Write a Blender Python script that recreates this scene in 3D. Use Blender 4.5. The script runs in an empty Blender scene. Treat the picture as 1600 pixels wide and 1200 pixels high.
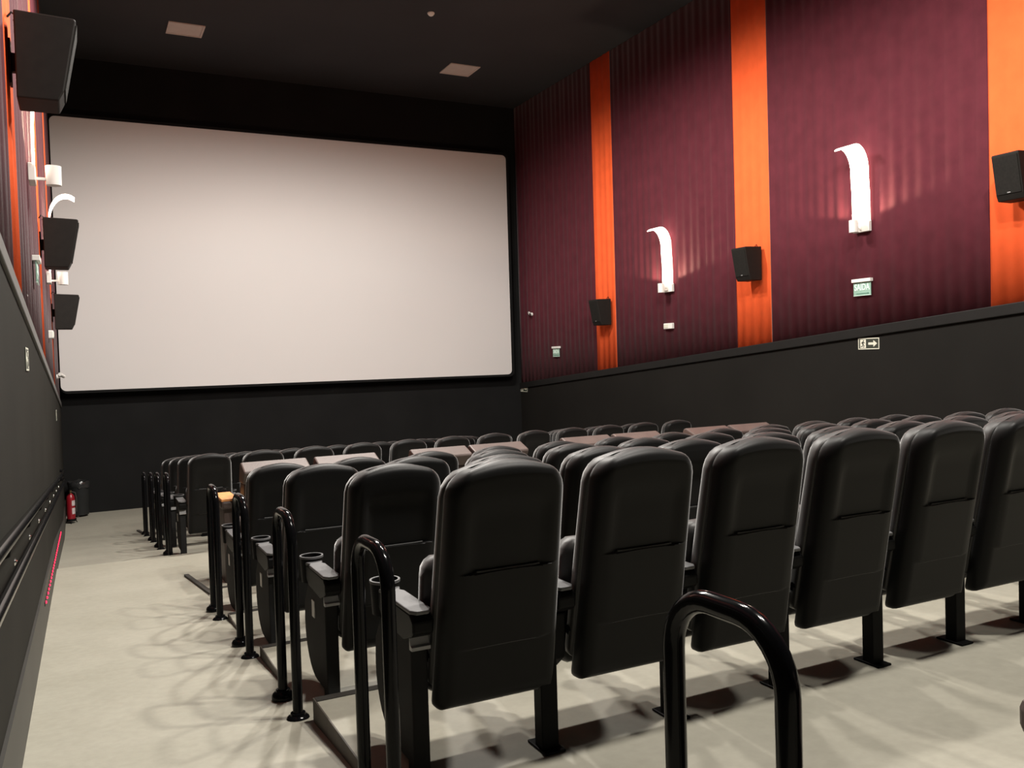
import bpy, math, random
from mathutils import Vector, Matrix

random.seed(4)
scene = bpy.context.scene
col = scene.collection

# ------------------------------------------------------------------ camera
EYE = 1.26
cam_d = bpy.data.cameras.new('camera'); cam = bpy.data.objects.new('camera', cam_d); col.objects.link(cam)
cam_d.sensor_fit = 'HORIZONTAL'; cam_d.sensor_width = 36.0
cam_d.lens = 1354.43 * 36.0 / 1600.0
cam_d.clip_start = 0.02; cam_d.clip_end = 100
_yaw, _pitch, _roll = 0.465, -0.0285, 0.0295
_fw = Vector((math.sin(_yaw)*math.cos(_pitch), math.cos(_yaw)*math.cos(_pitch), math.sin(_pitch)))
_r = Vector((math.cos(_yaw), -math.sin(_yaw), 0)); _u = _r.cross(_fw)
_R = _r*math.cos(_roll) - _u*math.sin(_roll); _U = _r*math.sin(_roll) + _u*math.cos(_roll)
cam.matrix_world = Matrix(((_R.x, _U.x, -_fw.x, 0), (_R.y, _U.y, -_fw.y, 0), (_R.z, _U.z, -_fw.z, EYE), (0, 0, 0, 1)))
scene.camera = cam

# ------------------------------------------------------------------ world, exposure
world = bpy.data.worlds.new('world'); scene.world = world; world.use_nodes = True
world.node_tree.nodes['Background'].inputs[0].default_value = (0.02, 0.02, 0.02, 1)
world.node_tree.nodes['Background'].inputs[1].default_value = 0.0
vs = scene.view_settings
vs.view_transform = 'Standard'; vs.look = 'None'; vs.gamma = 1.0; vs.exposure = 0.0; vs.use_curve_mapping = False
DOWNLIGHTS = [(x+dx, y, w) for y, w, x in ((2.1, 1080.0, 3.2), (5.6, 640.0, 3.2), (10.0, 1250.0, 2.6)) for dx in (0.0, 1.35)]   # x, y, watts
SCONCE_W = 80.0

# ------------------------------------------------------------------ room measures
XL, XR = -0.262, 8.568           # faces of the lower walls
YB, YR = 16.66, -3.6             # screen wall, rear wall
ZC = 6.624
S = 0.0708                       # slope of the aisle
def ramp_z(y): return -S*y
def front_z(y): return max(-1.18, -0.72 - 0.1*(y - 9.7))
def floor_z(y): return ramp_z(y) if y < 9.7 else front_z(y)
def trim_z(y): return 2.159 - 0.0852*y

# ------------------------------------------------------------------ materials
def mat(name, base, rough=0.6, metal=0.0, spec=0.5, noise=None, bump=None, emit=None, coat=0.0, sheen=0.0):
    m = bpy.data.materials.new(name); m.use_nodes = True
    nt = m.node_tree; b = nt.nodes['Principled BSDF']
    b.inputs['Base Color'].default_value = (*base, 1); b.inputs['Roughness'].default_value = rough
    b.inputs['Metallic'].default_value = metal; b.inputs['Specular IOR Level'].default_value = spec
    b.inputs['Coat Weight'].default_value = coat
    if sheen: b.inputs['Sheen Weight'].default_value = sheen; b.inputs['Sheen Roughness'].default_value = 0.35
    if noise or bump:
        tc = nt.nodes.new('ShaderNodeTexCoord')
    if noise:
        scale, amount = noise[:2]
        n = nt.nodes.new('ShaderNodeTexNoise'); n.inputs['Scale'].default_value = scale; n.inputs['Detail'].default_value = 6
        nt.links.new(tc.outputs['Object'], n.inputs['Vector'])
        r = nt.nodes.new('ShaderNodeValToRGB')
        lo = [c*(1-amount) for c in base]; hi = [min(1, c*(1+amount)) for c in base]
        r.color_ramp.elements[0].position = 0.3; r.color_ramp.elements[1].position = 0.7
        r.color_ramp.elements[0].color = (*lo, 1); r.color_ramp.elements[1].color = (*hi, 1)
        nt.links.new(n.outputs['Fac'], r.inputs['Fac']); nt.links.new(r.outputs['Color'], b.inputs['Base Color'])
    if bump:
        scale, strength = bump
        n2 = nt.nodes.new('ShaderNodeTexNoise'); n2.inputs['Scale'].default_value = scale; n2.inputs['Detail'].default_value = 3
        nt.links.new(tc.outputs['Object'], n2.inputs['Vector'])
        bp = nt.nodes.new('ShaderNodeBump'); bp.inputs['Strength'].default_value = strength; bp.inputs['Distance'].default_value = 0.01
        nt.links.new(n2.outputs['Fac'], bp.inputs['Height']); nt.links.new(bp.outputs['Normal'], b.inputs['Normal'])
    if emit:
        b.inputs['Emission Color'].default_value = (*emit[0], 1); b.inputs['Emission Strength'].default_value = emit[1]
    return m

def concrete(name, a, b_, stain):
    m = bpy.data.materials.new(name); m.use_nodes = True; nt = m.node_tree; L = nt.links.new
    p = nt.nodes['Principled BSDF']; p.inputs['Roughness'].default_value = 0.55; p.inputs['Specular IOR Level'].default_value = 0.35
    tc = nt.nodes.new('ShaderNodeTexCoord')
    n1 = nt.nodes.new('ShaderNodeTexNoise'); n1.inputs['Scale'].default_value = 1.7; n1.inputs['Detail'].default_value = 7; n1.inputs['Roughness'].default_value = 0.6
    n2 = nt.nodes.new('ShaderNodeTexNoise'); n2.inputs['Scale'].default_value = 22; n2.inputs['Detail'].default_value = 5
    n3 = nt.nodes.new('ShaderNodeTexNoise'); n3.inputs['Scale'].default_value = 9; n3.inputs['Detail'].default_value = 2
    for n in (n1, n2, n3): L(tc.outputs['Object'], n.inputs['Vector'])
    r1 = nt.nodes.new('ShaderNodeValToRGB'); r1.color_ramp.elements[0].position = 0.34; r1.color_ramp.elements[1].position = 0.66
    r1.color_ramp.elements[0].color = (*a, 1); r1.color_ramp.elements[1].color = (*b_, 1)
    L(n1.outputs['Fac'], r1.inputs['Fac'])
    mx = nt.nodes.new('ShaderNodeMixRGB'); mx.blend_type = 'MULTIPLY'; mx.inputs['Fac'].default_value = 0.22
    L(r1.outputs['Color'], mx.inputs['Color1']); L(n2.outputs['Fac'], mx.inputs['Color2'])
    r3 = nt.nodes.new('ShaderNodeValToRGB'); r3.color_ramp.elements[0].position = 0.70; r3.color_ramp.elements[1].position = 0.80
    r3.color_ramp.elements[0].color = (0, 0, 0, 1); r3.color_ramp.elements[1].color = (0.45, 0.45, 0.45, 1)
    L(n3.outputs['Fac'], r3.inputs['Fac'])
    mx2 = nt.nodes.new('ShaderNodeMixRGB'); L(r3.outputs['Color'], mx2.inputs['Fac']); L(mx.outputs['Color'], mx2.inputs['Color1'])
    mx2.inputs['Color2'].default_value = (*stain, 1)
    L(mx2.outputs['Color'], p.inputs['Base Color'])
    bp = nt.nodes.new('ShaderNodeBump'); bp.inputs['Strength'].default_value = 0.12; bp.inputs['Distance'].default_value = 0.01
    L(n2.outputs['Fac'], bp.inputs['Height']); L(bp.outputs['Normal'], p.inputs['Normal'])
    return m

M = dict(
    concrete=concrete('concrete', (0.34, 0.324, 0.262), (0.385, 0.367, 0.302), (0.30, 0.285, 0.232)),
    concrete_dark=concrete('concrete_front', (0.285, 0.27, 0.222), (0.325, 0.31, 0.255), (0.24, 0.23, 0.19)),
    nosing=mat('nosing', (0.035, 0.032, 0.028), 0.5, noise=(8, 0.3)),
    riser=mat('riser_paint', (0.075, 0.062, 0.05), 0.6, noise=(6, 0.3)),
    blackwall=mat('black_wall', (0.0085, 0.0085, 0.0085), 0.85, spec=0.12, noise=(1.5, 0.15)),
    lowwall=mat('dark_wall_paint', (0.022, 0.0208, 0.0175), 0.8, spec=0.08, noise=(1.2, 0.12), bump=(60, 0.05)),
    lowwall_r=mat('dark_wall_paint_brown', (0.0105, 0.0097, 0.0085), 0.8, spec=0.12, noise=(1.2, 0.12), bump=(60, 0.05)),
    baseboard=mat('baseboard_paint', (0.03, 0.028, 0.024), 0.5, noise=(3, 0.15)),
    ceiling=mat('ceiling_black', (0.030, 0.031, 0.034), 0.9, spec=0.2, noise=(0.8, 0.1)),
    trim=mat('trim_grey', (0.10, 0.10, 0.096), 0.45, noise=(4, 0.1)),
    trim_black=mat('trim_black', (0.010, 0.0095, 0.009), 0.6, spec=0.2, noise=(4, 0.1)),
    burgundy=mat('burgundy_fabric', (0.088, 0.0165, 0.025), 0.9, spec=0.15, noise=(5, 0.12), bump=(220, 0.15), sheen=0.15),
    orange=mat('orange_fabric', (0.88, 0.125, 0.034), 0.9, spec=0.15, noise=(5, 0.06), bump=(220, 0.15)),
    screen=mat('screen_vinyl', (0.60, 0.575, 0.56), 0.75, spec=0.2, noise=(0.3, 0.02)),
    shell=mat('seat_shell', (0.0055, 0.0055, 0.0053), 0.46, spec=0.14, sheen=0.55, noise=(6, 0.1)),
    leather=mat('seat_leatherette', (0.026, 0.025, 0.024), 0.48, spec=0.35, sheen=0.8, bump=(22, 0.05)),
    lip=mat('seat_lip_highlight', (0.07, 0.07, 0.068), 0.4, spec=0.2),  # paler than the shell: the highlight along the ledge is in this colour
    plastic=mat('black_plastic', (0.008, 0.008, 0.008), 0.42, spec=0.09, noise=(10, 0.1)),
    panel=mat('end_panel_fabric', (0.014, 0.014, 0.014), 0.7, spec=0.15, noise=(12, 0.15)),
    pad=mat('armrest_grey', (0.125, 0.125, 0.128), 0.5, spec=0.35, noise=(15, 0.05)),
    capgrey=mat('arm_cap', (0.30, 0.30, 0.30), 0.35),
    tag=mat('row_tag', (0.55, 0.55, 0.53), 0.4, noise=(30, 0.05)),
    steel=mat('black_steel', (0.005, 0.005, 0.005), 0.5, spec=0.08, noise=(10, 0.15)),
    gloss=mat('gloss_black_tube', (0.004, 0.004, 0.0045), 0.13, spec=0.14, noise=(10, 0.1)),
    bolt=mat('bolt_chrome', (0.75, 0.75, 0.74), 0.2, metal=1.0),
    brown=mat('brown_leather', (0.108, 0.079, 0.070), 0.48, noise=(6, 0.12), bump=(60, 0.12)),
    brown_dark=mat('brown_leather_dark', (0.055, 0.038, 0.032), 0.5, noise=(6, 0.12), bump=(60, 0.12)),
    wood=mat('orange_wood', (0.78, 0.33, 0.11), 0.45, noise=(14, 0.12)),
    speaker=mat('speaker_cloth', (0.012, 0.011, 0.0095), 0.75, spec=0.15, noise=(40, 0.2), bump=(300, 0.2)),
    speaker_box=mat('speaker_cabinet', (0.014, 0.0125, 0.011), 0.6, spec=0.15, noise=(20, 0.1)),
    white=mat('white_plastic', (0.74, 0.72, 0.68), 0.4, noise=(12, 0.03)),
    glow=mat('lamp_diffuser', (0.85, 0.8, 0.75), 0.5, emit=((1.0, 0.78, 0.62), 7.0)),
    lens=mat('downlight_lens', (0.9, 0.9, 0.9), 0.3, emit=((1.0, 0.94, 0.85), 6.0)),
    led=mat('red_led', (0.6, 0.01, 0.03), 0.3, emit=((1.0, 0.012, 0.06), 3.2)),
    vent=mat('vent_beige', (0.52, 0.45, 0.41), 0.6, noise=(6, 0.05)),
    green=mat('exit_green', (0.25, 0.40, 0.325), 0.35, noise=(12, 0.08)),
    green_dark=mat('exit_green_dark', (0.05, 0.16, 0.11), 0.4),
    paleg=mat('exit_pale', (0.72, 0.88, 0.80), 0.4),
    signdark=mat('sign_dark', (0.030, 0.036, 0.026), 0.5, noise=(20, 0.1)),
    signpale=mat('sign_pale', (0.62, 0.62, 0.52), 0.5),
    red=mat('extinguisher_red', (0.20, 0.006, 0.012), 0.3, noise=(10, 0.05)),
    label=mat('extinguisher_label', (0.42, 0.36, 0.36), 0.5, noise=(30, 0.2)),
    brass=mat('brass', (0.6, 0.45, 0.2), 0.35, metal=1.0),
    bin=mat('bin_plastic', (0.014, 0.015, 0.015), 0.6, spec=0.2, noise=(8, 0.1)),
    bag=mat('bin_bag', (0.02, 0.02, 0.02), 0.22, bump=(18, 0.5)),
    rubber=mat('rubber', (0.03, 0.026, 0.022), 0.7, noise=(10, 0.2)),
)

# ------------------------------------------------------------------ mesh helpers
class MB:
    def __init__(s): s.v = []; s.f = []
    def add(s, vs, fs):
        o = len(s.v); s.v += [tuple(v) for v in vs]; s.f += [tuple(i+o for i in f) for f in fs]; return s
    def box(s, x0, x1, y0, y1, z0, z1):
        return s.add([(x0,y0,z0),(x1,y0,z0),(x1,y1,z0),(x0,y1,z0),(x0,y0,z1),(x1,y0,z1),(x1,y1,z1),(x0,y1,z1)],
                     [(0,3,2,1),(4,5,6,7),(0,1,5,4),(1,2,6,5),(2,3,7,6),(3,0,4,7)])
    def prism(s, pts, axis, a0, a1):
        # pts: 2D outline; axis 'x': (y,z) outline, 'y': (x,z), 'z': (x,y)
        n = len(pts)
        def p(q, a): return (a, q[0], q[1]) if axis == 'x' else ((q[0], a, q[1]) if axis == 'y' else (q[0], q[1], a))
        vs = [p(q, a0) for q in pts] + [p(q, a1) for q in pts]
        fs = [tuple(range(n))[::-1], tuple(range(n, 2*n))] + [(i, (i+1) % n, n+(i+1) % n, n+i) for i in range(n)]
        return s.add(vs, fs)
    def tube(s, path, r, seg=12, caps=True):
        path = [Vector(p) for p in path]; n = len(path); rings = []; up = None
        for i, p in enumerate(path):
            t = (path[min(i+1, n-1)] - path[max(i-1, 0)]).normalized()
            if up is None:
                up = Vector((0, 0, 1)) if abs(t.z) < 0.9 else Vector((1, 0, 0))
            a = t.cross(up).normalized(); up = a.cross(t).normalized()
            rr = r[i] if isinstance(r, (list, tuple)) else r
            rings.append([p + a*math.cos(2*math.pi*k/seg)*rr + up*math.sin(2*math.pi*k/seg)*rr for k in range(seg)])
        vs = [v for ring in rings for v in ring]; fs = []
        for i in range(n-1):
            for k in range(seg):
                fs.append((i*seg+k, i*seg+(k+1) % seg, (i+1)*seg+(k+1) % seg, (i+1)*seg+k))
        if caps:
            fs.append(tuple(range(seg))[::-1]); fs.append(tuple((n-1)*seg+k for k in range(seg)))
        return s.add(vs, fs)
    def lathe(s, prof, c=(0, 0, 0), seg=20, closed=False):
        vs = []; fs = []; n = len(prof)
        for r, z in prof:
            for k in range(seg):
                a = 2*math.pi*k/seg; vs.append((c[0]+r*math.cos(a), c[1]+r*math.sin(a), c[2]+z))
        for i in range(n if closed else n-1):
            j = (i+1) % n
            for k in range(seg): fs.append((i*seg+k, i*seg+(k+1) % seg, j*seg+(k+1) % seg, j*seg+k))
        if not closed:
            fs.append(tuple(range(seg))[::-1]); fs.append(tuple((n-1)*seg+k for k in range(seg)))
        return s.add(vs, fs)
    def obj(s, name, m, parent=None, smooth=False, bevel=0.0, loc=None, angle=35):
        me = bpy.data.meshes.new(name); me.from_pydata(s.v, [], s.f); me.validate(); me.update()
        import bmesh
        bm = bmesh.new(); bm.from_mesh(me); bmesh.ops.recalc_face_normals(bm, faces=bm.faces[:]); bm.to_mesh(me); bm.free()
        me.materials.append(M[m] if isinstance(m, str) else m)
        if smooth:
            for p in me.polygons: p.use_smooth = True
            if angle: me.set_sharp_from_angle(angle=math.radians(angle))
        o = bpy.data.objects.new(name, me); col.objects.link(o); o.parent = parent
        if loc: o.location = loc
        if bevel:
            b = o.modifiers.new('bevel', 'BEVEL'); b.width = bevel; b.segments = 2; b.limit_method = 'ANGLE'; b.angle_limit = math.radians(40)
        return o

def tag(o, label, cat, group=None):
    o['label'] = label; o['category'] = cat
    if group: o['group'] = group
    return o
def thing(name, label, cat, loc=(0, 0, 0), rz=0.0, group=None):
    o = bpy.data.objects.new(name, None); col.objects.link(o); o.empty_display_size = 0.1
    o.location = loc; o.rotation_euler = (0, 0, rz)
    return tag(o, label, cat, group)
def struct(o): o['kind'] = 'structure'; return o
def copy_tree(o, parent=None):
    c = o.copy(); col.objects.link(c); c.parent = parent
    for ch in list(o.children): copy_tree(ch, c)
    return c
def text_mb(txt, size, depth=0.002):
    cu = bpy.data.curves.new('lettering', 'FONT'); cu.body = txt; cu.size = size; cu.extrude = depth; cu.offset = size*0.008
    cu.align_x = 'CENTER'; cu.align_y = 'CENTER'; cu.resolution_u = 3
    ob = bpy.data.objects.new('lettering', cu); col.objects.link(ob)
    dg = bpy.context.evaluated_depsgraph_get(); me = bpy.data.meshes.new_from_object(ob.evaluated_get(dg))
    vs = [tuple(v.co) for v in me.vertices]; fs = [tuple(p.vertices) for p in me.polygons]
    bpy.data.objects.remove(ob); bpy.data.curves.remove(cu); bpy.data.meshes.remove(me)
    return vs, fs

# ------------------------------------------------------------------ shell of the room
def slab(name, prof, x0, x1, m):
    """floor slab: prof is (y, z) top line, given thickness below"""
    mb = MB(); pts = [(y, z) for y, z in prof] + [(y, -2.2) for y, z in reversed(prof)]
    mb.prism(pts, 'x', x0, x1); return mb.obj(name, m)

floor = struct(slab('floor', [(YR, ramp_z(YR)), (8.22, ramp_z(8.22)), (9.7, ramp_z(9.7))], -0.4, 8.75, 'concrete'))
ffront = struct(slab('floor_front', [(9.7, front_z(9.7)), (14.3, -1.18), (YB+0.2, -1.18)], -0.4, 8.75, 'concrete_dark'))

wall_back = struct(MB().box(-0.6, 8.9, YB, YB+0.15, -2.2, ZC+0.1).obj('wall_back', 'blackwall'))
wall_rear = struct(MB().box(-0.6, 8.9, YR-0.15, YR, -2.2, ZC+0.1).obj('wall_rear', 'blackwall'))
ceiling = struct(MB().box(-0.6, 8.9, YR-0.1, YB+0.1, ZC, ZC+0.15).obj('ceiling', 'ceiling'))
def side_wall(name, x_face, x_upper, x_out):
    mb = MB()
    mb.prism([(YR, -2.2), (YB+0.1, -2.2), (YB+0.1, trim_z(YB+0.1)), (YR, trim_z(YR))], 'x', x_face, x_out)
    mb.prism([(YR, trim_z(YR)), (YB+0.1, trim_z(YB+0.1)), (YB+0.1, ZC+0.05), (YR, ZC+0.05)], 'x', x_upper, x_out)
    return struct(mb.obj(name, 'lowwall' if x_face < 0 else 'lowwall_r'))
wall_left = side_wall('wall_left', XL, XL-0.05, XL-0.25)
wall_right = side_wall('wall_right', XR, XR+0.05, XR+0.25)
def sloped(name, x0, x1, y0, y1, fz0, fz1, m, n=1, bevel=0.0):
    pts = [(y, fz0(y)) for y in (y0, y1)] + [(y, fz1(y)) for y in (y1, y0)]
    return MB().prism(pts, 'x', x0, x1).obj(name, m, bevel=bevel)
struct(sloped('trim_1', XL-0.06, XL+0.016, YR, YB, lambda y: trim_z(y)-0.078, lambda y: trim_z(y)+0.002, 'trim', bevel=0.006))
struct(sloped('trim_2', XR-0.03, XR+0.06, YR, YB, lambda y: trim_z(y)-0.115, lambda y: trim_z(y)+0.002, 'trim_black', bevel=0.008))
for nm, xa, xb in (('baseboard_left', XL-0.01, XL+0.0135), ('baseboard_right', XR-0.0135, XR+0.01)):
    pr = [(YR, ramp_z(YR)), (9.7, ramp_z(9.7)), (9.7, front_z(9.7)), (14.3, -1.18), (YB, -1.18)]
    mb = MB(); mb.prism([(y, z-0.05) for y, z in pr] + [(y, z+0.28) for y, z in reversed(pr) if not (y == 9.7 and z == front_z(9.7))], 'x', xa, xb)
    struct(mb.obj(nm, 'baseboard'))

# stepped platforms that carry the rows: (front edge y, top z)
PX0, PX1 = 0.851, 7.66
STEPS = [(3.665, -0.16), (4.885, -0.283), (6.05, -0.392), (7.25, -0.498)]
yprev = 2.25
for (yf, zt) in STEPS:
    st = struct(MB().box(PX0, PX1, yprev, yf-0.045, -1.2, zt).obj('floor_step', 'concrete'))
    struct(MB().box(PX0+0.001, PX1-0.001, yf-0.046, yf, -1.2, zt+0.004).obj('nosing_strip', 'nosing', st))
    struct(MB().box(PX0-0.006, PX0, yprev, yf, -1.2, zt+0.003).obj('edge_board', 'riser', st))
    struct(MB().box(PX1, PX1+0.006, yprev, yf, -1.2, zt+0.003).obj('edge_board', 'riser', st))
    yprev = yf

# ------------------------------------------------------------------ pleated wall curtains
STRIPES = [(5.2, 5.87), (9.06, 9.76), (12.91, 13.565)]
def curtain(x_face, sgn, y0, y1, m, label, grp):
    mb = MB(); n = max(8, int((y1-y0)/0.022)); vs = []; fs = []
    zr = [0.0, 0.3, 0.65, 1.0]
    ph = random.uniform(0, 6)
    for i in range(n+1):
        y = y0 + (y1-y0)*i/n
        for t in zr:
            d = 0.0055*math.sin(2*math.pi*y/0.17 + 0.9*math.sin(y*2.3+ph) + 0.25*t) + 0.0035*math.sin(2*math.pi*y/0.41 + ph + 0.4*t)
            z = trim_z(y) + t*(ZC - 0.004 - trim_z(y))
            vs.append((x_face + sgn*(0.012 - d), y, z))
    k = len(zr)
    for i in range(n):
        for j in range(k-1): fs.append((i*k+j, (i+1)*k+j, (i+1)*k+j+1, i*k+j+1))
    o = mb.add(vs, fs).obj('wall_curtain', m, smooth=True, angle=0)
    so = o.modifiers.new('thickness', 'SOLIDIFY'); so.thickness = 0.004; so.offset = 0
    return tag(o, label, 'curtain', grp)
for side, xf, sg in (('right', XR, 1), ('left', XL, -1)):
    # curtain faces lie just outside the lower wall face
    where = ['farthest from camera', 'middle', 'nearest']
    for k, (a, b) in enumerate(STRIPES):
        curtain(xf, sg, a, b, 'orange', 'narrow orange pleated curtain strip on the %s wall, %s of three' % (side, ['nearest the camera', 'middle', 'closest to the screen'][k]), 'orange curtain strips')
    edges = [(1.35, 5.2), (5.87, 9.06), (9.76, 12.91), (13.565, YB-0.02)]
    for k, (a, b) in enumerate(edges):
        curtain(xf, sg, a, b, 'burgundy', 'wide burgundy pleated curtain on the %s wall, %s' % (side, ['nearest the camera, before the first orange strip', 'between the first and second orange strips', 'between the second and third orange strips', 'beside the screen'][k]), 'burgundy wall curtains')

# ------------------------------------------------------------------ cinema screen
def round_rect(x0, x1, z0, z1, r, n=6):
    pts = []
    for cx, cz, a0 in ((x1-r, z1-r, 0), (x0+r, z1-r, 90), (x0+r, z0+r, 180), (x1-r, z0+r, 270)):
        for k in range(n+1):
            a = math.radians(a0 + 90*k/n); pts.append((cx+r*math.cos(a), cz+r*math.sin(a)))
    return pts
sc = thing('cinema_screen', 'large blank pale grey cinema screen with rounded corners on black end wall', 'screen', (3.99, 16.4, 0.945))
MB().prism([(x-3.99, z-0.945) for x, z in round_rect(-0.2445, 8.235, 0.945, 5.544, 0.09)], 'y', 0, 0.03).obj('projection_surface', 'screen', sc)
MB().prism([(x-3.99, z-0.945) for x, z in round_rect(-0.2455, 8.30, 0.90, 5.60, 0.11)], 'y', 0.012, 0.258).obj('frame', 'blackwall', sc)

# ------------------------------------------------------------------ ceiling fittings
for k, (x0, x1, y0, y1) in enumerate(((1.48, 2.02, 14.37, 14.88), (6.24, 6.82, 14.5, 15.06))):
    t = thing('ceiling_vent', 'pale beige square vent in the black ceiling, %s' % ('left one' if k == 0 else 'right one'), 'vent', ((x0+x1)/2, (y0+y1)/2, ZC), 0, 'ceiling vents')
    w, d = (x1-x0)/2, (y1-y0)/2
    MB().box(-w+0.03, w-0.03, -d+0.03, d-0.03, -0.008, 0).obj('plate', 'vent', t)
    mb = MB()
    for a in ((-w, w, -d, -d+0.03), (-w, w, d-0.03, d), (-w, -w+0.03, -d+0.03, d-0.03), (w-0.03, w, -d+0.03, d-0.03)): mb.box(*a, -0.016, 0)
    mb.obj('frame', 'vent', t)
t = thing('smoke_detector', 'small round white smoke detector on the black ceiling', 'detector', (5.09, 12.55, ZC))
MB().lathe([(0.055, 0), (0.055, -0.015), (0.035, -0.04)], seg=16).obj('housing', 'white', t, smooth=True)
MB().lathe([(0.02, -0.04), (0.02, -0.048)], seg=12).obj('sensor_cap', 'white', t)

def downlight(x, y, watts, k):
    t = thing('ceiling_downlight', 'round recessed ceiling downlight above the seats, %s' % k, 'light', (x, y, ZC), 0, 'ceiling downlights')
    MB().lathe([(0.13, 0), (0.13, -0.02), (0.10, -0.03), (0.10, 0)], seg=20, closed=True).obj('ring', 'white', t, smooth=True)
    MB().lathe([(0.099, -0.004), (0.099, -0.014)], seg=20).obj('lens', 'lens', t)
    ld = bpy.data.lights.new('downlight_beam', 'SPOT'); ld.energy = watts; ld.spot_size = math.radians(170); ld.spot_blend = 0.42
    ld.shadow_soft_size = 0.15; ld.color = (1.0, 0.945, 0.87)
    lo = bpy.data.objects.new('downlight_beam', ld); col.objects.link(lo); lo.parent = t; lo.location = (0, 0, -0.12)
words = ['first','second','third','fourth']
for i, (x, y, watts) in enumerate(DOWNLIGHTS):
    downlight(x, y, watts, '%s pair from the rear, %s side' % (words[i//2], 'left' if i % 2 == 0 else 'right'))

# ------------------------------------------------------------------ cinema chairs
def padded(zb, H, wb, wt, crown, r, thick, rho, yb, feat=None, nx=22, nz=34, rb=0.03, re=0.5, fe=0.5):
    """closed pillow-like slab standing in x-z, rear face towards -y. yb(z): rear plane"""
    xs = sorted(set([math.sin(math.pi/2*(-1+2*i/nx)) for i in range(nx+1)]))
    ts = [0.5-0.5*math.cos(math.pi*i/nz) for i in range(nz+1)]
    if feat: ts = sorted(set(ts + feat[1]))
    rear = []; front = []
    for t in ts:
        zc = zb + t*H; w = wb + (wt-wb)*t
        dtop = (1-t)*H; dbot = t*H
        W = w
        if dtop < r: W = w - r + math.sqrt(max(0, r*r-(r-dtop)**2))
        if dbot < rb: W = min(W, w - rb + math.sqrt(max(0, rb*rb-(rb-dbot)**2)))
        for xi in xs:
            x = xi*W; z = zc - crown*t*(xi*xi)
            d = min((1-abs(xi))*W*1.0, dtop, dbot)
            q = min(1.0, d/rho); e = thick*(1-math.sqrt(max(0, 1-(1-q)**2)))
            fr = feat[0](x, zc) if feat else 0.0
            rear.append((x, yb(z)+e*re+fr*min(1, q), z)); front.append((x, yb(z)+thick-e*fe, z))
    n = len(xs); m = len(ts); mb = MB(); vs = rear+front; o = n*m; fs = []
    for j in range(m-1):
        for i in range(n-1):
            fs.append((j*n+i, j*n+i+1, (j+1)*n+i+1, (j+1)*n+i))
            fs.append((o+j*n+i, o+(j+1)*n+i, o+(j+1)*n+i+1, o+j*n+i+1))
    for j in range(m-1):
        fs.append((j*n, (j+1)*n, o+(j+1)*n, o+j*n)); fs.append((j*n+n-1, o+j*n+n-1, o+(j+1)*n+n-1, (j+1)*n+n-1))
    for i in range(n-1):
        fs.append((i, o+i, o+i+1, i+1)); fs.append(((m-1)*n+i, (m-1)*n+i+1, o+(m-1)*n+i+1, o+(m-1)*n+i))
    return mb.add(vs, fs)

PITCH = 0.562
ZB, HB = 0.215, 0.87
def rear_plane(z): return 0.0 + 0.165*(1.085-z)/0.87
def sstep(a, b, v):
    q = max(0, min(1, (v-a)/(b-a))); return q*q*(3-2*q)
def shell_feat(x, z):
    f = 0.0
    # upper recess below the crown, ends in an upward-facing ledge that curves up at the ends
    zl = 0.71 + 0.9*max(0, abs(x)-0.08)**2
    side = 1 - sstep(0.125, 0.165, abs(x))
    if z > zl: f += 0.010*side*(1-sstep(0.90, 0.97, z))
    # raised lower panel that ends in a downward-facing ledge
    zl2 = 0.44 + 1.0*max(0, abs(x)-0.09)**2
    if zl2 < z <= zl: f -= 0.007*(1 - sstep(0.155, 0.18, abs(x)))
    return f
extra_t = [(z-ZB)/HB for z in (0.432, 0.438, 0.442, 0.446, 0.452, 0.702, 0.708, 0.7115, 0.7135, 0.716, 0.72, 0.725, 0.732)]

def armrest(parent, x):
    a = MB()
    A, B = 0.19, -0.05
    prof = [(y+A, z+B) for y, z in ((-0.008, 0.545), (0.075, 0.515), (0.30, 0.53), (0.34, 0.56), (0.34, 0.628), (0.0, 0.624), (-0.03, 0.60), (-0.03, 0.56))]
    a.prism(prof, 'x', x-0.038, x+0.038)
    arm = a.obj('armrest', 'plastic', parent, bevel=0.008)
    pts = [(-0.022, -0.028), (0.022, -0.028), (0.039, 0.0), (0.039, 0.26), (0.028, 0.285), (0.042, 0.325), (-0.042, 0.325), (-0.028, 0.285), (-0.039, 0.26), (-0.039, 0.0)]
    MB().prism([(x+p, q+A) for p, q in pts], 'z', 0.622+B, 0.636+B).obj('armrest_pad', 'pad', arm, bevel=0.004)
    MB().lathe([(0.050, 0.53), (0.056, 0.655), (0.049, 0.655), (0.046, 0.58), (0.0015, 0.58), (0.0015, 0.53)], (x, 0.372+A, B), 22, closed=True).obj('cup_holder', 'plastic', arm, smooth=True)
    MB().lathe([(0.0575, 0.648), (0.0575, 0.658), (0.050, 0.658), (0.050, 0.648)], (x, 0.372+A, B), 22, closed=True).obj('cup_rim', 'pad', arm, smooth=True)
    return arm

def post(parent, x):
    p = MB().box(x-0.034, x+0.034, 0.165, 0.225, 0, 0.42).obj('support_post', 'steel', parent, bevel=0.004)
    MB().box(x-0.042, x+0.042, 0.13, 0.27, 0, 0.01).obj('floor_plate', 'steel', p, bevel=0.003)
    return p

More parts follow.
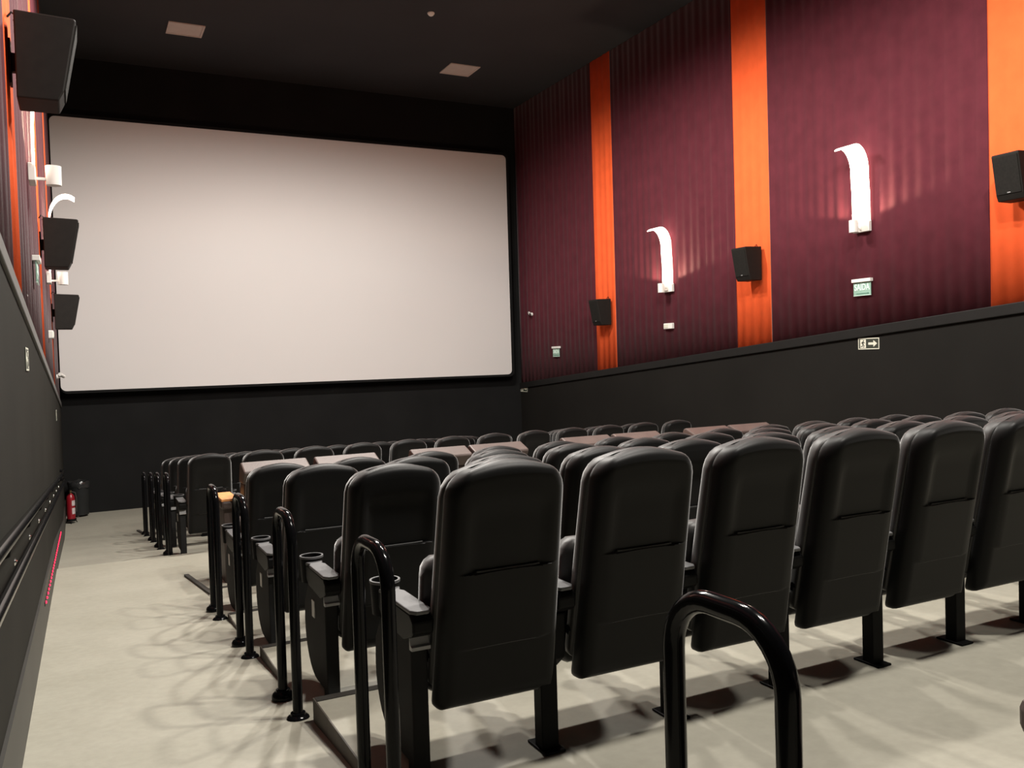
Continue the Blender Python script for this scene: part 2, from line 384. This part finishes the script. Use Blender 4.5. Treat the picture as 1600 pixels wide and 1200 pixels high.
def make_chair(end):
    t = thing('cinema_chair', '', 'chair')
    sh = padded(ZB, HB, 0.232, 0.216, 0.024, 0.095, 0.085, 0.048, rear_plane, (shell_feat, extra_t), nx=30, re=0.78, fe=0.06).obj('back_shell', 'shell', t, smooth=True, angle=50)
    # rolled lip along the ledge, its caught highlight painted in as paler grey
    path = []
    for k in range(13):
        x = -0.120+0.24*k/12; zl = 0.712 + 0.9*max(0, abs(x)-0.08)**2
        path.append((x, rear_plane(zl)+0.003, zl))
    MB().tube(path, 0.0035, 6).obj('lip_highlight', 'lip', sh, smooth=True)
    padded(ZB+0.08, HB-0.082, 0.243, 0.221, 0.025, 0.098, 0.085, 0.05, lambda z: rear_plane(z)+0.078, nx=18, nz=22, re=0.10, fe=0.72).obj('back_cushion', 'leather', t, smooth=True, angle=0)
    padded(0.235, 0.50, 0.236, 0.230, 0.0, 0.06, 0.125, 0.045, lambda z: 0.30-0.12*(z-0.235), nx=14, nz=16, rb=0.06).obj('seat_cushion', 'leather', t, smooth=True, angle=0)
    MB().tube([(-0.24, 0.24, 0.40), (0.24, 0.24, 0.40)], 0.02, 8).obj('cross_beam', 'steel', t, smooth=True)
    AX = 0.277
    arm = armrest(t, AX); post(t, 0.195)
    MB().prism([(0.23, 0.47), (0.24, 0.30), (0.30, 0.25), (0.48, 0.29), (0.52, 0.47)], 'x', AX-0.03, AX+0.03).obj('arm_panel', 'panel', arm, bevel=0.006)
    if end:
        AX = PITCH/2
        armrest(t, -AX)
        pl = [(0.21, 0.48), (0.21, 0.0), (0.275, 0.0), (0.275, 0.04)]
        for k in range(9):
            a = math.radians(-90 + 90*k/8); pl.append((0.41+0.21*math.cos(a), 0.28+0.24*math.sin(a)))
        pl += [(0.61, 0.38), (0.53, 0.48)]
        e = MB().prism(pl, 'x', -AX-0.03, -AX+0.03).obj('end_panel', 'panel', t, bevel=0.006)
        MB().box(-AX-0.034, -AX-0.029, 0.40, 0.448, 0.34, 0.42).obj('row_tag', 'tag', e)
        MB().prism([(0.188, 0.445), (0.213, 0.445), (0.213, 0.491), (0.202, 0.461), (0.188, 0.457)], 'x', -AX-0.034, -AX+0.034).obj('panel_cap', 'capgrey', e)
    return t

chair_mid = make_chair(False); chair_end = make_chair(True)
ROWS = [  # y of back top, floor z, x of first chair, phrase, how many
    (2.56, -0.165, 1.287, 'nearest row', 8),
    (3.69, -0.288, 1.28, 'second row from the camera', 11),
    (4.86, -0.397, 1.25, 'third row from the camera', 12),
    (6.03, -0.503, 1.24, 'row just behind the brown seats', 12),
    (9.62, None, 1.235, 'rear row of the front block', 12),
    (10.72, None, 1.235, 'second row of the front block', 12),
    (11.84, None, 1.235, 'third row of the front block', 12),
    (12.96, None, 1.235, 'row closest to the screen', 12)]
ordn = ['first', 'second', 'third', 'fourth', 'fifth', 'sixth', 'seventh', 'eighth', 'ninth', 'tenth', 'eleventh', 'twelfth']
used = {'m': False, 'e': False}
for (y, z, x0, phrase, cnt) in ROWS:
    if z is None: z = front_z(y+0.2)
    else: z = [s_[1] for s_ in STEPS if s_[0] > y+0.2][0]
    for i in range(cnt):
        key = 'e' if i == 0 else 'm'; src = chair_end if key == 'e' else chair_mid
        c = copy_tree(src) if used[key] else src; used[key] = True
        c.location = (x0+PITCH*i, y, z)
        if i == 0: lab = 'black cinema chair at the left aisle end, %s' % phrase
        else: lab = 'black cinema chair, %s from the left aisle, %s' % (ordn[i], phrase)
        c['label'] = lab; c['group'] = 'black cinema chairs'

# ------------------------------------------------------------------ brown wide seats
def premium(side, wood):
    t = thing('wide_recliner', '', 'chair')
    w = 0.272
    back = [(0.20, 0.30), (0.05, 0.86), (0.0, 0.925), (0.02, 0.945), (0.19, 1.028), (0.215, 1.015), (0.27, 0.86), (0.36, 0.42), (0.36, 0.30)]
    MB().prism([(0.20, 0.30), (0.068, 0.86), (0.27, 0.86), (0.38, 0.44), (0.38, 0.30)], 'x', -w+0.01, w-0.01).obj('backrest', 'brown_dark', t, bevel=0.02)
    MB().prism([(0.06, 0.85), (0.0, 0.945), (0.010, 0.962), (0.165, 1.020), (0.20, 1.012), (0.28, 0.85)], 'x', -w, w).obj('headrest', 'brown', t, bevel=0.012)
    MB().box(-w, w, 0.30, 0.86, 0.27, 0.47).obj('seat_cushion', 'brown', t, bevel=0.04)
    MB().box(-w+0.03, w-0.03, 0.22, 0.78, 0.0, 0.27).obj('base', 'steel', t, bevel=0.01)
    MB().box(-w+0.01, w-0.01, 0.86, 0.93, 0.12, 0.45).obj('foot_rest', 'brown', t, bevel=0.02)
    xs = side*0.357
    out = [(xs-0.07, 0.22), (xs+0.07, 0.22), (xs+0.07, 0.85), (xs+0.045, 0.885), (xs-0.045, 0.885), (xs-0.07, 0.85)]
    a = MB().prism(out, 'z', 0.635, 0.705).obj('armrest', 'brown_dark', t, bevel=0.02)
    MB().box(xs-0.05, xs+0.05, 0.26, 0.70, 0.0, 0.64).obj('arm_side', 'brown_dark', a, bevel=0.01)
    if wood: MB().box(xs-0.067, xs+0.067, 0.23, 0.66, 0.7, 0.722).obj('wooden_top', 'wood', a, bevel=0.004)
    MB().lathe([(0.052, 0.69), (0.052, 0.735), (0.044, 0.735), (0.042, 0.66), (0.002, 0.66), (0.002, 0.65), (0.05, 0.65)], (xs, 0.77, 0), 20, closed=True).obj('cup_holder', 'plastic', a, smooth=True)
    return t
pl_, pr_ = premium(-1, True), premium(1, True)
PXS = [1.45, 2.06, 2.93, 3.51, 4.50, 5.10, 6.02, 6.61]
PY = 7.22
pn = ['first pair from the left aisle', 'second pair from the left aisle', 'third pair from the left aisle', 'pair farthest to the right']
for i, x in enumerate(PXS):
    src = pl_ if i % 2 == 0 else pr_
    c = src if i < 2 else copy_tree(src)
    c.location = (x, PY, ramp_z(PY+0.5)); c['label'] = 'wide brown leather seat, %s one of the %s' % ('left' if i % 2 == 0 else 'right', pn[i//2]); c['group'] = 'wide brown seats'
pz = premium(-1, False); pz.location = (1.884, 0.09, ramp_z(0.6)-0.03)
pz['label'] = 'brown seat at the right picture edge, only its armrest tip showing'; pz['group'] = 'wide brown seats'

# ------------------------------------------------------------------ U-shaped guard rails at the row ends
def make_rail():
    t = thing('guard_rail', '', 'railing')
    h, hl, r = 0.88, 0.155, 0.115
    path = [(0, -hl, 0.0), (0, -hl, 0.3), (0, -hl, h-r)]
    for k in range(1, 9):
        a = math.radians(180 - 90*k/8); path.append((0, -hl+r+r*math.cos(a), h-r+r*math.sin(a)))
    for k in range(0, 9):
        a = math.radians(90 - 90*k/8); path.append((0, hl-r+r*math.cos(a), h-r+r*math.sin(a)))
    path += [(0, hl, 0.3), (0, hl, 0.0)]
    MB().tube(path, 0.022, 16).obj('bent_tube', 'gloss', t, smooth=True)
    for s_ in (-1, 1):
        MB().lathe([(0.052, -0.012), (0.052, 0.006), (0.046, 0.018), (0.034, 0.026), (0.032, 0.034), (0.024, 0.036)], (0, s_*hl, 0), 18).obj('floor_flange', 'gloss', t, smooth=True)
    return t
rail0 = make_rail()
RAILS = [(1.04, 1.235, 'closest to the camera, standing alone'), (0.80, 2.61, 'at the aisle end of the nearest row'), (0.80, 3.91, 'at the aisle end of the second row'),
         (0.80, 5.09, 'at the aisle end of the third row'), (0.80, 6.23, 'at the aisle end of the fourth row'),
         (0.815, 9.95, 'at the rear row of the front block'), (0.80, 11.0, 'at the second row of the front block'),
         (0.80, 12.1, 'at the third row of the front block'), (0.79, 13.25, 'at the row closest to the screen')]
for i, (x, y, ph) in enumerate(RAILS):
    c = rail0 if i == 0 else copy_tree(rail0)
    c.location = (x, y, floor_z(y)+0.002); c['label'] = 'glossy black U-shaped guard rail %s' % ph; c['group'] = 'guard rails'

# dark strips lying on the aisle floor
for k, (xa, ya, xb, yb_) in enumerate(((0.80, 8.15, 0.87, 7.05), (0.74, 14.3, 0.78, 13.35))):
    n = Vector((yb_-ya, xa-xb)).normalized()*0.018
    mb = MB(); za, zb_ = floor_z(ya), floor_z(yb_)
    pts = [(xa+n.x, ya+n.y, za), (xb+n.x, yb_+n.y, zb_), (xb-n.x, yb_-n.y, zb_), (xa-n.x, ya-n.y, za)]
    mb.add([(p[0], p[1], p[2]) for p in pts] + [(p[0], p[1], p[2]+0.018) for p in pts], [(0,1,2,3),(4,5,6,7),(0,1,5,4),(1,2,6,5),(2,3,7,6),(3,0,4,7)])
    tag(mb.obj('floor_strip', 'rubber'), ('dark cable strip on the aisle floor beside the brown seats', 'dark cable strip on the floor near the end wall')[k], 'floor strip', 'floor strips')

# ------------------------------------------------------------------ wall speakers
def make_speaker(name):
    # local: wall at x=0, room towards +x, width along y
    t = thing(name, '', 'speaker')
    w, h = 0.14, 0.455
    prof = [(0.035, 0.0), (0.235, 0.0), (0.262, 0.055), (0.335, h-0.012), (0.325, h), (0.035, h+0.01)]
    mb = MB(); mb.prism(prof, 'y', -w, w); mb.obj('cabinet', 'speaker_box', t, bevel=0.012)
    g = MB(); g.prism([(0.258, 0.065), (0.27, 0.06), (0.340, h-0.03), (0.330, h-0.028)], 'y', -w+0.014, w-0.014); gr = g.obj('grille', 'speaker', t, bevel=0.004)
    MB().box(0.262, 0.2735, -0.016, 0.016, 0.07, 0.082).obj('badge', 'capgrey', gr)
    b = MB(); b.box(0.0, 0.012, -0.05, 0.05, 0.10, 0.34); b.box(0.012, 0.05, -0.02, 0.02, 0.17, 0.27); b.obj('wall_bracket', 'steel', t)
    MB().tube([(0.03, 0.03, h+0.005), (0.045, 0.028, h+0.03), (0.02, 0.025, h+0.05), (0.0, 0.02, h+0.02)], 0.006, 6).obj('cable', 'plastic', t, smooth=True)
    return t
spk = make_speaker('wall_speaker')
sp_y = [5.47, 9.33, 13.13]; sp_zr = [2.69, 2.255, 1.82]; sp_zl = [2.735, 2.25, 1.84]
nm = ['nearest the camera', 'in the middle', 'nearest the screen']
first = True
for k in range(3):
    for side in ('right', 'left'):
        c = spk if first else copy_tree(spk); first = False
        if side == 'right': c.location = (XR, sp_y[k], sp_zr[k]); c.rotation_euler = (0, 0, math.pi)
        else: c.location = (XL, sp_y[k], sp_zl[k]); c.rotation_euler = (0, 0, 0)
        c['label'] = 'black wedge-shaped loudspeaker on the %s wall, %s' % (side, nm[k]); c['group'] = 'wall loudspeakers'

# ------------------------------------------------------------------ curved wall lamps
def make_sconce():
    t = thing('wall_lamp', '', 'lamp')
    # blade: thin sheet rising along the wall and curling into the room
    path = [(0.035, 0.0), (0.035, 0.15), (0.038, 0.35), (0.05, 0.52)]
    for k in range(1, 13):
        a = math.radians(180 - 118*k/12); path.append((0.232+0.182*math.cos(a), 0.60+0.29*math.sin(a)))
    w = 0.13; mb = MB(); vs = []; fs = []; n = len(path)
    for i, (x, z) in enumerate(path):
        a = path[max(0, i-1)]; b = path[min(n-1, i+1)]; d = Vector((b[0]-a[0], b[1]-a[1])).normalized(); nx, nz = -d.y*0.006, d.x*0.006
        ww = w
        vs += [(x+nx, -ww, z+nz), (x+nx, ww, z+nz), (x-nx, ww, z-nz), (x-nx, -ww, z-nz)]
    for i in range(n-1):
        for k in range(4): fs.append((i*4+k, i*4+(k+1) % 4, (i+1)*4+(k+1) % 4, (i+1)*4+k))
    fs += [(0, 1, 2, 3), tuple((n-1)*4+k for k in range(4))]
    mb.add(vs, fs).obj('glowing_blade', 'glow', t, smooth=True, angle=40)
    hz = -0.02
    MB().box(0.0, 0.046, -0.12, 0.12, hz-0.10, hz+0.03).obj('wall_plate', 'white', t, bevel=0.004)
    MB().box(0.04, 0.12, -0.012, 0.012, hz-0.075, hz-0.055).obj('arm', 'white', t)
    MB().lathe([(0.054, -0.11), (0.055, 0.035), (0.045, 0.035), (0.045, 0.0)], (0.165, 0.0, hz), 20).obj('lamp_cup', 'white', t, smooth=True)
    ld = bpy.data.lights.new('lamp_bulb', 'SPOT'); ld.energy = SCONCE_W; ld.color = (1.0, 0.74, 0.52); ld.shadow_soft_size = 0.03; ld.spot_size = math.radians(165); ld.spot_blend = 0.15
    lo = bpy.data.objects.new('lamp_bulb', ld); col.objects.link(lo); lo.parent = t; lo.location = (0.09, 0.0, 0.035); lo.rotation_euler = (math.pi, 0, 0)
    return t
scn = make_sconce(); first = True
for k, y in enumerate((7.48, 11.33)):
    for side in ('right', 'left'):
        if not first:
            c = copy_tree(scn)
        else: c = scn
        first = False
        z = 2.79 if k == 0 else 2.385
        if side == 'right': c.location = (XR, y, z); c.rotation_euler = (0, 0, math.pi)
        else: c.location = (XL, y-0.02, z+0.02); c.rotation_euler = (0, 0, 0)
        c['label'] = 'lit curved white wall lamp on the %s burgundy curtain, %s' % (side, ('nearer the camera', 'nearer the screen')[k]); c['group'] = 'curved wall lamps'

# ------------------------------------------------------------------ signs on the side walls
def on_wall(t, side, x, y, z):
    # local frame: x along the wall to the viewer's right, y up, z out of the wall
    if side == 'right': t.matrix_world = Matrix(((0, 0, -1, x), (-1, 0, 0, y), (0, 1, 0, z), (0, 0, 0, 1)))
    else: t.matrix_world = Matrix(((0, 0, 1, x), (1, 0, 0, y), (0, 1, 0, z), (0, 0, 0, 1)))
def exit_sign(side, y, z, label):
    t = thing('exit_sign', label, 'sign', group='exit signs'); on_wall(t, side, XR if side == 'right' else XL, y, z)
    MB().box(-0.14, 0.14, 0.065, 0.105, -0.004, 0.05).obj('housing', 'white', t, bevel=0.004)
    p = MB().box(-0.128, 0.128, -0.095, 0.066, 0.018, 0.026).obj('acrylic_plate', 'green', t)
    vs_, fs_ = text_mb('SAÍDA', 0.088, 0.0015)
    # condensed bold capitals
    MB().add([(v[0]*0.92, v[1]*1.25-0.0, v[2]+0.0275) for v in vs_], fs_).obj('lettering', 'paleg', p)
    a = MB(); a.box(-0.085, 0.085, -0.078, -0.070, 0.0265, 0.0285); a.prism([(0.085, -0.086), (0.105, -0.074), (0.085, -0.062)], 'z', 0.0265, 0.0285); a.obj('arrow', 'green_dark', p)
    e = MB(); e.box(-0.128, 0.128, -0.099, -0.095, 0.016, 0.028); e.obj('edge', 'paleg', p)
    return t
exit_sign('right', 7.495, 2.005, 'pale green exit sign on the right wall below the nearer curved lamp')
exit_sign('right', 15.03, 1.385, 'tiny pale green exit sign on the right burgundy curtain beside the screen')
exit_sign('left', 7.585, 2.045, 'white and green exit sign seen edge-on on the left wall')

def arrow_sign(side, y, z, label, s=1.0, flip=False):
    t = thing('escape_route_sign', label, 'sign', group='escape route signs'); on_wall(t, side, XR if side == 'right' else XL, y, z)
    w, h = 0.155*s, 0.068*s; f = -1 if flip else 1
    b = MB().box(-w, w, -h, h, 0.0, 0.005).obj('board', 'signdark', t)
    m = MB()
    for q in ((-w, w, h-0.010, h), (-w, w, -h, -h+0.010), (-w, -w+0.010, -h+0.010, h-0.010), (w-0.010, w, -h+0.010, h-0.010)): m.box(*q, 0.005, 0.0062)
    m.obj('border', 'signpale', b)
    MB().prism([(f*x*s, yy*s) for x, yy in ((-0.005, -0.014), (0.07, -0.014), (0.07, -0.04), (0.125, 0.0), (0.07, 0.04), (0.07, 0.014), (-0.005, 0.014))], 'z', 0.005, 0.0064).obj('arrow', 'signpale', b)
    pn_ = MB().box(min(f*-0.125*s, f*-0.04*s), max(f*-0.125*s, f*-0.04*s), -0.052*s, 0.052*s, 0.005, 0.006).obj('door_panel', 'signpale', b)
    r = MB(); c = lambda pts: [(f*(x-0.083)*s, yy*s) for x, yy in pts]
    r.lathe([(0.0085*s, 0.006), (0.0085*s, 0.0072)], (f*(-0.075)*s, 0.036*s, 0), 10)
    r.prism(c([(-0.014, 0.026), (0.012, 0.024), (0.006, -0.006), (-0.012, -0.004)]), 'z', 0.006, 0.0071)
    r.prism(c([(0.010, 0.022), (0.030, 0.010), (0.028, 0.004), (0.008, 0.012)]), 'z', 0.006, 0.0072)
    r.prism(c([(-0.012, 0.022), (-0.030, 0.006), (-0.025, 0.001), (-0.008, 0.014)]), 'z', 0.006, 0.0073)
    r.prism(c([(0.004, -0.004), (0.022, -0.022), (0.014, -0.046), (0.006, -0.044), (0.011, -0.024), (-0.006, -0.008)]), 'z', 0.006, 0.0074)
    r.prism(c([(-0.004, -0.004), (-0.012, -0.026), (-0.034, -0.030), (-0.034, -0.038), (-0.006, -0.034), (0.004, -0.010)]), 'z', 0.006, 0.0075)
    r.obj('running_figure', 'signdark', pn_)
    return t
arrow_sign('right', 7.43, 1.322, 'dark escape route sign with running figure and right arrow on the lower right wall')
arrow_sign('right', 16.50, 0.625, 'small escape route sign with arrow on the lower right wall beside the screen')
arrow_sign('left', 5.88, 1.345, 'escape route sign seen edge-on high on the dark left wall', flip=True)
arrow_sign('left', 12.9, 0.70, 'tiny escape route sign edge-on at the far end of the dark left wall', flip=True)

def emergency_box(side, y, z, label):
    t = thing('emergency_light', label, 'light fixture', group='emergency light boxes'); on_wall(t, side, XR if side == 'right' else XL, y, z)
    MB().box(-0.108, 0.108, -0.045, 0.045, -0.01, 0.045).obj('housing', 'white', t, bevel=0.008)
    MB().box(-0.09, 0.02, -0.03, 0.03, 0.045, 0.05).obj('cover', 'signpale', t, bevel=0.002)
emergency_box('right', 11.35, 1.72, 'small white emergency light box on the right wall below the farther curved lamp')
emergency_box('left', 11.3, 1.70, 'small white emergency light box on the left wall below the middle loudspeaker')

for side, y, z, lab in (('right', 16.05, 2.19, 'small white surveillance camera on the right wall by the screen'), ('left', 14.6, 1.20, 'small white surveillance camera on the left wall by the screen')):
    t = thing('surveillance_camera', lab, 'camera', group='surveillance cameras'); on_wall(t, side, XR if side == 'right' else XL, y, z)
    MB().tube([(0, 0, -0.01), (0, 0, 0.012), (0, 0.0, 0.05)], [0.035, 0.035, 0.012], 12).obj('mount', 'white', t, smooth=True)
    b = MB().tube([(-0.05, 0.035, 0.04), (0.08, 0.0, 0.09)], 0.026, 12).obj('body', 'white', t, smooth=True)
    MB().tube([(0.08, 0.0, 0.09), (0.09, -0.003, 0.094)], 0.019, 12).obj('lens', 'plastic', b, smooth=True)

# ------------------------------------------------------------------ hand rails along the left wall
for k, (za, sl, lab) in enumerate(((0.788+0.082*2.66, 0.082, 'upper black handrail along the dark left wall'), (0.655+0.0806*2.586, 0.0806, 'lower black handrail along the dark left wall'))):
    y0, y1, x = -1.0, 13.6, XL+0.062
    f = lambda y: za - sl*y
    t = thing('wall_handrail', lab, 'handrail', (x, y0, f(y0)), 0, 'wall handrails')
    pts = [(XL-x, 0, 0), (-0.01, 0, 0), (0, 0.02, -0.02*sl)] + [(0, d, -d*sl) for d in (1, 4, 8, 12, y1-y0-0.02)] + [(-0.01, y1-y0, -(y1-y0)*sl), (XL-x, y1-y0, -(y1-y0)*sl)]
    MB().tube(pts, 0.019, 12).obj('rail_tube', 'gloss', t, smooth=True)
    yb_ = 0.45
    while yb_ < y1-y0:
        z = -yb_*sl
        br = MB().tube([(0, yb_, z-0.017), (-0.005, yb_, z-0.045), (-0.03, yb_, z-0.055), (XL-x, yb_, z-0.055)], 0.007, 8).obj('bracket', 'steel', t, smooth=True)
        MB().tube([(XL-x, yb_, z-0.055), (XL-x+0.005, yb_, z-0.055), (XL-x+0.012, yb_, z-0.055)], [0.016, 0.015, 0.006], 12).obj('bolt', 'bolt', br, smooth=True)
        yb_ += 1.18

# ------------------------------------------------------------------ red LED strip on the left baseboard
t = thing('led_strip', 'row of small red LED lights low along the left wall', 'light strip', (XL+0.0135, 6.6, -0.28))
n = 27; dy, dz = 11.73-6.6, -0.661+0.28
sl = dz/dy
MB().prism([(-0.1, -0.012-0.1*sl), (dy+0.1, -0.012+(dy+0.1)*sl), (dy+0.1, 0.012+(dy+0.1)*sl), (-0.1, 0.012-0.1*sl)], 'x', 0, 0.004).obj('mounting_strip', 'plastic', t)
led_me = None
for i in range(n):
    if led_me is None:
        o = MB().lathe([(0.010, 0.0), (0.0095, 0.005), (0.005, 0.008)], (0, 0, 0), 10).obj('led', 'led', t, smooth=True); led_me = o.data
    else:
        o = bpy.data.objects.new('led', led_me); col.objects.link(o); o.parent = t
    o.rotation_euler = (0, math.pi/2, 0); o.location = (0.004, dy*i/(n-1), dz*i/(n-1))

# ------------------------------------------------------------------ bin and fire extinguisher in the far left corner
bx, by = -0.035, 16.38
t = thing('waste_bin', 'dark waste bin with black bag in the far left corner', 'bin', (bx, by, -1.18))
MB().lathe([(0.135, 0.03), (0.165, 0.55), (0.170, 0.57), (0.150, 0.57), (0.125, 0.06)], seg=24).obj('body', 'bin', t, smooth=True)
bg = MB(); prof = []
random.seed(9)
seg = 24; vs = []; fs = []
for j, (r, z) in enumerate(((0.172, 0.50), (0.178, 0.56), (0.165, 0.60), (0.120, 0.585), (0.05, 0.56))):
    for k in range(seg):
        rr = r*(1+random.uniform(-0.06, 0.06)); a = 2*math.pi*k/seg; vs.append((rr*math.cos(a), rr*math.sin(a), z+random.uniform(-0.018, 0.018)))
for j in range(4):
    for k in range(seg): fs.append((j*seg+k, j*seg+(k+1) % seg, (j+1)*seg+(k+1) % seg, (j+1)*seg+k))
fs.append(tuple(4*seg+k for k in range(seg)))
bg.add(vs, fs).obj('bin_bag', 'bag', t, smooth=True, angle=60)
for a in (0.6, 2.6, 4.4): MB().lathe([(0.02, 0), (0.02, 0.035)], (0.11*math.cos(a), 0.11*math.sin(a), 0), 8).obj('foot', 'rubber', t)
t = thing('fire_extinguisher', 'red fire extinguisher with white labels beside the waste bin', 'extinguisher', (-0.165, 15.72, -1.18))
MB().lathe([(0.04, 0.055), (0.062, 0.07), (0.063, 0.40), (0.055, 0.44), (0.03, 0.475), (0.018, 0.485)], seg=20).obj('cylinder', 'red', t, smooth=True)
v = MB().lathe([(0.018, 0.484), (0.018, 0.53), (0.012, 0.54)], seg=12).obj('valve', 'brass', t, smooth=True)
hm = MB(); hm.box(-0.012, 0.012, -0.09, 0.02, 0.535, 0.55); hm.box(-0.012, 0.012, -0.08, 0.02, 0.505, 0.516); hm.obj('handle', 'steel', v)
MB().tube([(0.015, 0, 0.51), (0.07, -0.01, 0.49), (0.085, -0.01, 0.40), (0.078, -0.01, 0.18)], 0.008, 8).obj('hose', 'rubber', t, smooth=True)
for z0, z1 in ((0.285, 0.37), (0.15, 0.25)):
    mb = MB(); vs = []; fs = []
    for k in range(7):
        a = math.radians(-75 + 60*k/6); vs += [(0.0645*math.cos(a), 0.0645*math.sin(a), z0), (0.0645*math.cos(a), 0.0645*math.sin(a), z1)]
    for k in range(6): fs.append((2*k, 2*k+2, 2*k+3, 2*k+1))
    mb.add(vs, fs).obj('paper_label', 'label', t)
st = MB(); st.lathe([(0.07, 0.035), (0.075, 0.035), (0.075, 0.075), (0.07, 0.075)], seg=16, closed=True)
for a in (0.5, 2.6, 4.7): st.tube([(0.068*math.cos(a), 0.068*math.sin(a), 0.05), (0.095*math.cos(a), 0.095*math.sin(a), 0.0)], 0.006, 6)
st.lathe([(0.07, 0.035), (0.07, 0.05)], seg=16)
st.obj('floor_stand', 'steel', t, smooth=True)
